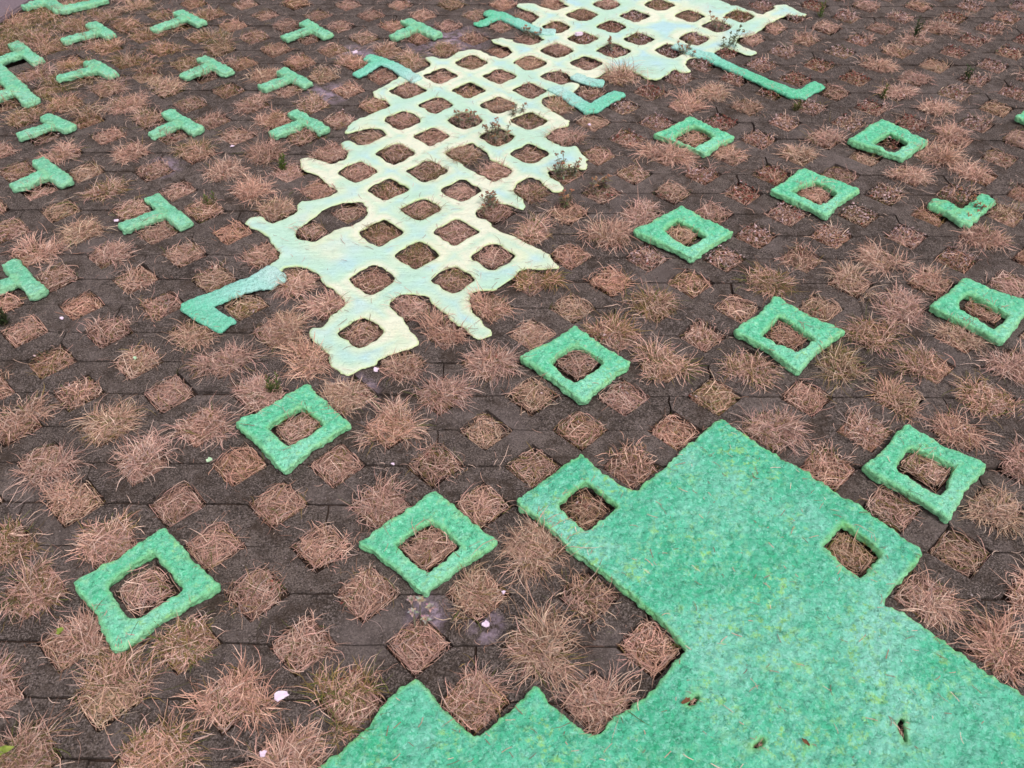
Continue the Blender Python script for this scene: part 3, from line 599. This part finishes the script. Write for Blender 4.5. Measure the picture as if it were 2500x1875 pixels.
for m_ in range(GX0+1, GX1-1):
    for n_ in range(GY0+1, GY1-1):
        if (m_+n_) % 2: continue
        cx, cy = m_*.1, n_*.1
        # covered by pulp: nothing grows there
        gx, gy = np.meshgrid(np.linspace(-.02, .02, 5), np.linspace(-.02, .02, 5))
        if (hm(cx+gx.ravel(), cy+gy.ravel()) > 0).mean() > .8: continue
        rnd = random.random(); dist = math.hypot(cx-.67, cy+.85)
        vis = -1.7 < cx < 3.0 and -.5 < cy < 3.0
        den = 1.0 if vis else .5
        wild = (m_+.55*n_ < 9) and (n_ > 16) and m_ < 2           # overgrown far left
        weedy = (cx > .8 and cy > .9 and random.random() < .34+.36*(cy > 1.5)) and (m_, n_) not in big and (m_, n_) not in named_cells
        lv = random.uniform(-.009, .005) if not weedy else -.007
        if (m_, n_) in RINGC: lv = random.uniform(.003, .008); weedy = False
        grn = .06+.14*(random.random() < .25)+(.18 if wild else 0)
        grass.add(flat(cx, cy, int((560 if not weedy else 380)*den), lv, grn, brown=.12+.2*random.random()))
        if weedy:
            k = random.random()
            wts = [.6, .2, .15, .2] if k < .35 else [.10, .8, .12, .15]
            sedum.add(leaflets(cx, cy, 170, [RED, SGREY, SGREEN, BROWN], wts, .052))
            if random.random() < .6: grass.add(tuft(cx+.01, cy, 60, random.uniform(.5, .9), .03))
        elif random.random() < .30:
            px, py = inhole(1, cx, cy, .05)
            for _ in range(1): sedum.add(leaflets(px[0], py[0], 26, [RED, SGREY, SGREEN, BROWN], [.35, .25, .25, .3], .022))
        if (m_, n_) in named_cells: continue
        onlat = (m_, n_) in LATHOLE_CELLS
        if (m_, n_) in big:
            s, g = big[(m_, n_)]
            grass.add(tuft(cx+random.gauss(0, .006), cy+random.gauss(0, .006), int(260+360*s), .46+.36*s, .03+.65*g, up=random.uniform(.65, .95)))
        elif onlat:
            if random.random() < .4: grass.add(tuft(cx, cy, 140, .5, random.choice([.3, 1.5])))
        elif wild or not vis:
            if random.random() < .8: grass.add(tuft(cx+random.gauss(0, .028), cy+random.gauss(0, .028), int(270*den), random.uniform(.8, 1.3), .1+.35*(random.random() < .5), up=.85))
        elif random.random() < .33 and not weedy:
            grass.add(tuft(cx, cy, 150, random.uniform(.35, .65), .06, up=.8))
# overgrown margin beside the path
for _ in range(60):
    x, y = -1.22+random.uniform(-.12, .55)*random.random(), random.uniform(2.12, 2.62)
    if hm(np.array([x]), np.array([y]))[0] == 0:
        grass.add(tuft(x, y, 120, random.uniform(.5, .9), .9 if x < -1.05 and y > 2.2 else .35, up=.9))
for h in D['math'][2:]:          # straw showing through the tears of the mat
    c_ = mm(h).mean(0); n = 90
    grass.add(blades(np.c_[c_[0]+rng.normal(0, .008, n), c_[1]+rng.normal(0, .008, n), np.full(n, .010)], rng.uniform(0, 6.28, n), rng.uniform(.008, .016, n), rng.normal(.4, .3, n), rng.uniform(.2, .8, n),
                     rng.uniform(.0008, .0014, n), mixcol(n, [TAN, BROWN, PINK], [.4, .4, .2]), zmin=.004, curl=.8))
# weeds and straw caught in the joints
nj = 3600
jx = rng.uniform(-1.6, 2.8, nj); jy = rng.uniform(-.4, 2.9, nj); jr = np.round(jy*10)/10
grass.add(blades(np.c_[jx, np.where(rng.random(nj) < .4, jr, jy), np.full(nj, .0005)], rng.uniform(0, 6.28, nj), rng.gamma(3., .0075, nj).clip(.006, .055), rng.normal(.05, .08, nj), rng.uniform(0, .3, nj),
                 rng.uniform(.0008, .0014, nj), mixcol(nj, [PALE, TAN, BROWN, GREY], [.3, .35, .25, .1]), zmin=.0, curl=1.2))
og = grass.build('dry_grass', MGRASS); tag(og, 'matted dry straw coloured grass growing in the paver holes', 'grass', kind='stuff')
os_ = sedum.build('low_succulents', MWEED); tag(os_, 'tiny reddish and grey fleshy leaves growing between the dry grass', 'ground cover', kind='stuff')
for (m_, n_), (s, g, lb) in named_cells.items():
    a = Acc(); cx, cy = m_*.1, n_*.1
    a.add(tuft(cx, cy, int(260+340*s), .50+.40*s, .03+.45*g, up=.9)); a.add(tuft(cx, cy, int(160*s), .4+.35*s, .03+.3*g, up=1.3))
    o = a.build('grass_tussock', MGRASS, org=(cx, cy, 0)); o.location = (cx, cy, 0); tag(o, lb, 'grass tussock')

# grit and crumbs on the pavers
def grit(n):
    x = rng.uniform(-1.5, 2.7, n); y = rng.uniform(-.35, 2.7, n); ok = hm(x, y) == 0; x, y = x[ok], y[ok]; n = len(x)
    s = rng.gamma(2., .00055, n).clip(.0004, .0035)[:, None, None]; base_ = np.array([(1, 0, 0), (0, 1, 0), (-1, 0, 0), (0, -1, 0), (0, 0, .7), (0, 0, -.4)], float)
    V = np.c_[x, y, np.zeros(n)][:, None]+base_[None]*s*rng.uniform(.6, 1.3, (n, 6, 1))
    F = np.array([(0, 1, 4), (1, 2, 4), (2, 3, 4), (3, 0, 4)]); off = np.arange(n)[:, None, None]*6
    C = np.repeat(mixcol(n, [lin(60, 50, 44), lin(100, 88, 80), lin(140, 128, 124), lin(176, 164, 160)], [.4, .3, .18, .06])[:, None], 6, 1)
    o = mesh_np('grit', V.reshape(-1, 3), (off+F[None]).reshape(-1, 3), MWEED, cols=np.c_[C.reshape(-1, 3), np.ones(n*6)])
    tag(o, 'fine grit and crumbs scattered over the dark pavers', 'grit', kind='stuff')
grit(9000)

# straw and crumbs lying on the pulp
lit = Acc()
def litter(n, bx, h, wdt=(.0007, .0013), Lr=(.008, .032), cols_=((PALE, .2), (TAN, .3), (BROWN, .5))):
    x = rng.uniform(bx[0], bx[1], n*6); y = rng.uniform(bx[2], bx[3], n*6); H = hm(x, y); ok = np.abs(H-h) < .001
    x, y = x[ok][:n], y[ok][:n]; k = len(x)
    if not k: return
    K = 5; phi = rng.uniform(0, 6.28, k); L = rng.uniform(*Lr, k); cr = rng.normal(0, .45, k)
    pts = np.zeros((k, K, 3)); pts[:, 0] = np.c_[x, y, np.full(k, h+.0035)]
    for q in range(1, K):
        phi = phi+cr/(K-1); pts[:, q] = pts[:, q-1]+np.c_[np.cos(phi)*L/4, np.sin(phi)*L/4, rng.normal(0, .0007, k)]
    d = np.diff(pts, axis=1); d = np.concatenate([d, d[:, -1:]], 1); sd = np.stack([-d[..., 1], d[..., 0], 0*d[..., 0]], -1); sd /= np.linalg.norm(sd, axis=-1, keepdims=True)
    w2 = rng.uniform(*wdt, k)[:, None, None]/2
    V = np.stack([pts+sd*w2, pts-sd*w2], 2).reshape(k, 10, 3)
    F = (np.arange(k)[:, None, None]*10+np.array([[2*q, 2*q+1, 2*q+3, 2*q+2] for q in range(4)])[None]).reshape(-1, 4)
    C = np.repeat(mixcol(k, [c for c, _ in cols_], [w_ for _, w_ in cols_])[:, None], 10, 1)
    lit.add((V.reshape(-1, 3), F, np.c_[C.reshape(-1, 3), np.ones(k*10)]))
litter(300, (.2, 1.7, -.4, .6), TOP['mat'], Lr=(.004, .022)); litter(260, (-1.2, 2.4, -.2, 2.6), TOP['ring']); litter(300, (-.1, 1.9, .5, 2.7), TOP['lat'])
ol = lit.build('straw_litter', MGRASS); tag(ol, 'loose bits of straw scattered over the green pulp', 'straw', kind='stuff')

# ---------------------------------------------------------------- chips and leaves
def pt(k, dz=0.): x, y = D['pts'][k]; return x/1000, y/1000, dz
def flake(name, k, size, mat, label, cat, z0=.003, th=.002, curl=.004, asp=1., group=None, dx=0, dy=0):
    x, y, _ = pt(k); n = 9; rs = random.Random(k)
    size *= .7 if cat == 'chip' else 1
    bm = bmesh.new(); ring = []
    for j in range(n):
        a = 6.283*j/n; r = size*(.45+.8*rs.random()); ring.append(bm.verts.new((r*math.cos(a), r*asp*math.sin(a), curl*.5*rs.random())))
    c = bm.verts.new((0, 0, curl*.2))
    fs = [bm.faces.new((ring[j], ring[(j+1) % n], c)) for j in range(n)]
    bmesh.ops.subdivide_edges(bm, edges=bm.edges, cuts=1, use_grid_fill=True)
    for v in bm.verts: v.co += Vector((rs.uniform(-1, 1), rs.uniform(-1, 1), rs.uniform(-.3, .3)))*size*.06
    bmesh.ops.recalc_face_normals(bm, faces=bm.faces)
    up = bmesh.ops.extrude_face_region(bm, geom=bm.faces[:])
    for v in [q for q in up['geom'] if isinstance(q, bmesh.types.BMVert)]: v.co.z += th; v.co.x *= .9; v.co.y *= .9
    bmesh.ops.recalc_face_normals(bm, faces=bm.faces)
    me = bpy.data.meshes.new(name); bm.to_mesh(me); bm.free(); me.materials.append(mat)
    o = bpy.data.objects.new(name, me); col.objects.link(o); o.location = (x+dx, y+dy, z0+th); o.rotation_euler = (rs.uniform(-.15, .15), rs.uniform(-.15, .15), rs.uniform(0, 6))
    tag(o, label, cat, group); return o
G = 'pale chips dropped on the pavers'
for k, s, lb, zz in (('chip', .0165, 'largest pale lilac chip, among the dry tufts left of the mat', .012), ('chip2', .012, 'pale lilac chip on the paver just below the grey rosette and frame', .003),
                     ('chip3', .008, 'pale lilac chip at the bottom edge below the largest chip', .014), ('chip4', .009, 'white chip at the bottom tip of the lattice', .003),
                     ('chip5', .009, 'pale chip at the stem end of the lowest green T', .003), ('chip6', .006, 'small white chip on the paver between two frames left of centre', .003),
                     ('chip7', .005, 'tiny pale chip below the bent teal arm', .003), ('chip8', .006, 'tiny lilac chip on the pavers near the left edge, half way down', .003),
                     ('chip10', .008, 'small pale chip in the hole right of the lattice V arm', .005), ('chip11', .009, 'pale lilac chip between the third row of Ts and the lattice', .004),
                     ('chip12', .018, 'pale lilac flake on stained pavers above the forked lattice arm', .002), ('chip13', .006, 'tiny lilac chip right of the frame above the grey rosette', .003)):
    flake('chip', k, s, MCHIP, lb, 'chip', z0=zz, group=G)
flake('pebble', 'chip9', .02, MCHIP, 'smooth pale pink pebble lying in a hole near the top of the lattice', 'pebble', z0=.004, th=.010, asp=.5)
flake('leaf', 'leaf_a', .012, MGLEAF, 'yellow green leaf in the bottom left corner', 'leaf', z0=.03)
flake('leaf', 'leaf_b', .007, MGLEAF, 'small pale green leaf on the tuft below the largest frame', 'leaf', z0=.035)
flake('crumb', 'leaf_c', .006, MPALE, 'pale green crumb in a straw filled hole near the left edge', 'crumb', z0=.006)
flake('crumb', 'leaf_d', .006, MPALE, 'pale green crumb beside the hole left of the third lowest frame', 'crumb', z0=.004)

# ---------------------------------------------------------------- weeds
def tubes(paths, r, mat, name, parent, colr):
    V = []; F = []; C = []; n = 0
    for p in paths:
        p = np.asarray(p)
        for k, q in enumerate(p):
            rr = r*(1-.5*k/(len(p)-1))
            for j in range(4): a = 1.571*j; V.append(q+np.array([rr*math.cos(a), rr*math.sin(a), 0])); C.append((*[c*random.uniform(.85, 1.15) for c in colr], 1))
        for k in range(len(p)-1):
            for j in range(4): F.append((n+4*k+j, n+4*k+(j+1) % 4, n+4*k+4+(j+1) % 4, n+4*k+4+j))
        n += 4*len(p)
    return mesh_np(name, V, F, mat, parent, cols=C)
def leafmesh(items, mat, name, parent, pal):
    """items: (base, direction, length, width): folded, bent leaf with thickness from its fold"""
    V = []; F = []; C = []; n = 0
    for b, d, L, wd in items:
        b = np.asarray(b, float); d = np.asarray(d, float); d /= np.linalg.norm(d)
        s = np.cross(d, (0, 0, 1.)); s = s/(np.linalg.norm(s)+1e-6); u = np.cross(s, d)
        cc = random.choice(pal); cc = [c*random.uniform(.75, 1.25) for c in cc]
        for t, ww in ((0, .25), (.35, 1.), (.7, .75), (1., .08)):
            m_ = b+d*L*t-np.array([0, 0, 1])*L*.25*t*t
            V += [m_-s*wd*ww/2+u*wd*.18*ww, m_, m_+s*wd*ww/2+u*wd*.18*ww]; C += [(*cc, 1)]*3
        for k in range(3):
            for j in range(2): F.append((n+3*k+j, n+3*k+j+1, n+3*k+4+j, n+3*k+3+j))
        n += 12
    return mesh_np(name, V, F, mat, parent, cols=C)
def heads(cs, r, mat, name, parent, pal):
    V = []; F = []; C = []; n = 0
    for c in cs:
        cc = random.choice(pal)
        for _ in range(9):
            o = np.array(c)+np.array([random.gauss(0, r*.5), random.gauss(0, r*.5), random.gauss(0, r*.35)]); q = r*random.uniform(.35, .6)
            vs = [o+q*np.array(v) for v in ((1, 0, 0), (0, 1, 0), (-1, 0, 0), (0, -1, 0), (0, 0, 1), (0, 0, -1))]
            V += vs; C += [(*[x*random.uniform(.8, 1.2) for x in cc], 1)]*6
            for a in range(4): F += [(n+a, n+(a+1) % 4, n+4), (n+(a+1) % 4, n+a, n+5)]
            n += 6
    return mesh_np(name, V, F, mat, parent, cols=C)
def weed(k, h, ns, label, pal=(lin(124, 122, 98), lin(150, 144, 122)), headpal=(lin(150, 112, 88), lin(176, 134, 104)), spread=.032):
    x, y, _ = pt(k); root = empty('weed', (x, y, -.008)); tag(root, label, 'weed', 'small seeding weeds in the paver holes')
    st = []; lv = []; hd = []
    for _ in range(ns):
        a = random.uniform(0, 6.28); r = spread*random.random(); hh = h*random.uniform(.55, 1.); b = np.array([r*math.cos(a), r*math.sin(a), 0.])
        lean = np.array([math.cos(a), math.sin(a), 0])*random.uniform(.05, .4)*hh
        p = [b+lean*t*t+np.array([0, 0, hh*t]) for t in (0, .33, .66, 1)]; st.append(p); hd.append(p[-1])
        for _ in range(26):
            t = random.uniform(.0, .8); q = b+lean*t*t+np.array([0, 0, hh*t]); g = random.uniform(0, 6.28)
            lv.append((q, (math.cos(g), math.sin(g), random.uniform(.1, .9)), random.uniform(.008, .019), random.uniform(.0025, .005)))
    leafmesh(lv, MWEED, 'leaves', root, pal)
    for p, h_ in zip(st, hd):
        so = tubes([p], .0011, MWEED, 'stem', root, pal[0]); heads([h_], .0052, MWEED, 'flower_head', so, headpal)
weed('w1', .06, 8, 'grey green weed in a lattice hole, upper one of the close pair')
weed('w2', .06, 9, 'grey green weed in a lattice hole, lower one of the close pair')
weed('w3', .07, 10, 'bushy grey weed with orange brown heads at the frayed right edge of the lattice')
weed('w4', .06, 9, 'grey leafy weed in the dark hole in the notch on the right of the lattice')
weed('w5', .06, 6, 'thin dark weed growing at the root of the long teal arm')
weed('w6', .085, 5, 'tall dark stemmed weed in a hole near the top of the lattice, right part')
weed('w7', .08, 5, 'dark thin weed under the white lattice tip beside the long teal arm', (lin(80, 92, 50), lin(96, 104, 60)), (lin(90, 100, 60), lin(120, 110, 70)))
weed('w9', .055, 7, 'grey pink weed on the bare pavers right of the lattice, above a pale tussock', (lin(140, 122, 110), lin(120, 112, 84)))
weed('w10', .06, 6, 'reddish brown weed right of the notch of the lattice, left of a pale tussock', (lin(110, 96, 76), lin(96, 104, 66)))
weed('w11', .05, 11, 'dark green brown weed covering the left arm of the small green V', (lin(84, 86, 60), lin(110, 90, 72)), spread=.05)
weed('w12', .05, 6, 'brown weed in the far hole left of the lattice top, below the aqua forked arm')
weed('w13', .055, 4, 'single seed head weed in a far hole, middle of the lattice top')
weed('w14', .05, 3, 'lone thin weed with one brown head, right part of the lattice centre')
def sprig(k, h, ns, label, pal=(lin(92, 116, 44), lin(78, 98, 40)), wd=.004):
    x, y, _ = pt(k); root = empty('green_sprig', (x, y, -.008)); tag(root, label, 'green sprig', 'upright green sprigs')
    st = []; lv = []
    for _ in range(ns):
        a = random.uniform(0, 6.28); r = .014*random.random(); hh = h*random.uniform(.6, 1.); b = np.array([r*math.cos(a), r*math.sin(a), 0.])
        lean = np.array([math.cos(a), math.sin(a), 0])*random.uniform(.05, .25)*hh
        st.append([b+lean*t*t+np.array([0, 0, hh*t]) for t in (0, .33, .66, 1)])
        for j in range(16):
            t = j/16; q = b+lean*t*t+np.array([0, 0, hh*t]); g = j*2.4
            lv.append((q, (math.cos(g), math.sin(g), 1.3), .022*(1.1-t*.5), wd))
    for p in st: tubes([p], .0012, MWEED, 'stem', root, pal[1])
    leafmesh(lv, MWEED, 'leaves', root, pal)
sprig('s1', .06, 3, 'bright green upright sprig left of the upper lattice, in a dry hole')
sprig('s2', .09, 5, 'dark green group of sprigs at the upper right among pink dry tufts', (lin(58, 80, 44), lin(48, 64, 36)))
sprig('s3', .07, 3, 'small dark green sprig right of the hook of the long teal arm', (lin(60, 84, 44), lin(50, 66, 36)))
sprig('s4', .08, 3, 'thin green sprig near the top edge right of the lattice tip')
sprig('s6', .06, 6, 'dark green leafy clump at the left edge, below the cut off T', (lin(58, 76, 40), lin(50, 64, 34)))
sprig('s7', .05, 7, 'green clump at the upper left side of the frame below the lattice', (lin(96, 104, 54), lin(72, 86, 42)), .003)
sprig('s8', .05, 3, 'small olive sprig right of the lowest green T', (lin(104, 112, 60), lin(84, 92, 50)))
sprig('s9', .06, 2, 'thin green stalk in a pale tuft above the far right frame', (lin(96, 110, 50), lin(84, 96, 46)))
sprig('s10', .04, 4, 'low olive sprig below the hook of the long teal arm', (lin(100, 104, 50), lin(84, 88, 44)))
# grey rosette weed
x, y, _ = pt('ros'); root = empty('rosette_weed', (x, y, 0)); tag(root, 'grey crinkled rosette weed growing below the frame left of the mat', 'weed')
lv = []; st = []
for cx_, cy_, hh in ((0, .010, .045), (.018, .0, .038), (-.013, -.005, .03), (.010, -.016, .026), (-.016, .016, .036)):
    st.append([np.array([cx_*.4, cy_*.4-.03, -.01]), np.array([cx_*.8, cy_*.8-.01, hh*.5]), np.array([cx_, cy_, hh])])
    for j in range(13):
        g = j*2.4; e = .2+j*.08
        lv.append(((cx_, cy_, hh-.002), (math.cos(g), math.sin(g), e), .012-.0004*j, .0055))
[tubes([p], .0018, MWEED, 'stem', root, lin(120, 112, 96)) for p in st]; leafmesh(lv, MWEED, 'leaves', root, (lin(176, 160, 152), lin(150, 142, 130), lin(188, 160, 146)))
# orange flower at the far left
x, y, _ = pt('flower'); root = empty('orange_flower', (x, y-.05, -.008)); tag(root, 'small orange flower in the dark green weeds at the top left edge', 'flower')
tubes([[np.array([0, 0, 0.]), np.array([.003, 0, .03]), np.array([0, .002, .055])]], .0012, MWEED, 'stem', root, lin(70, 90, 40))
leafmesh([((0, .002, .055), (math.cos(j*.7), math.sin(j*.7), .35), .013, .008) for j in range(9)], MWEED, 'petals', root, (lin(228, 130, 30), lin(240, 150, 50)))
leafmesh([((0, 0, .004*j), (math.cos(j*2.4), math.sin(j*2.4), .5), .035, .008) for j in range(10)], MWEED, 'leaves', root, (lin(58, 78, 36), lin(70, 92, 42)))
# dry leaf scraps on the mat
def on_mat(px, py, size, label, k): 
    D['pts'][k] = (px, py); flake('dry_leaf', k, size, MBROWN, label, 'dry leaf', z0=.026, th=.001, asp=.45)
on_mat(*D['math'][2][0], .010, 'brown curled leaf scrap in the small tear of the mat nearest its left notch', 'dl1')
on_mat(*D['math'][6][0], .008, 'brown leaf scrap on the mat near the bottom centre of its tears', 'dl2')
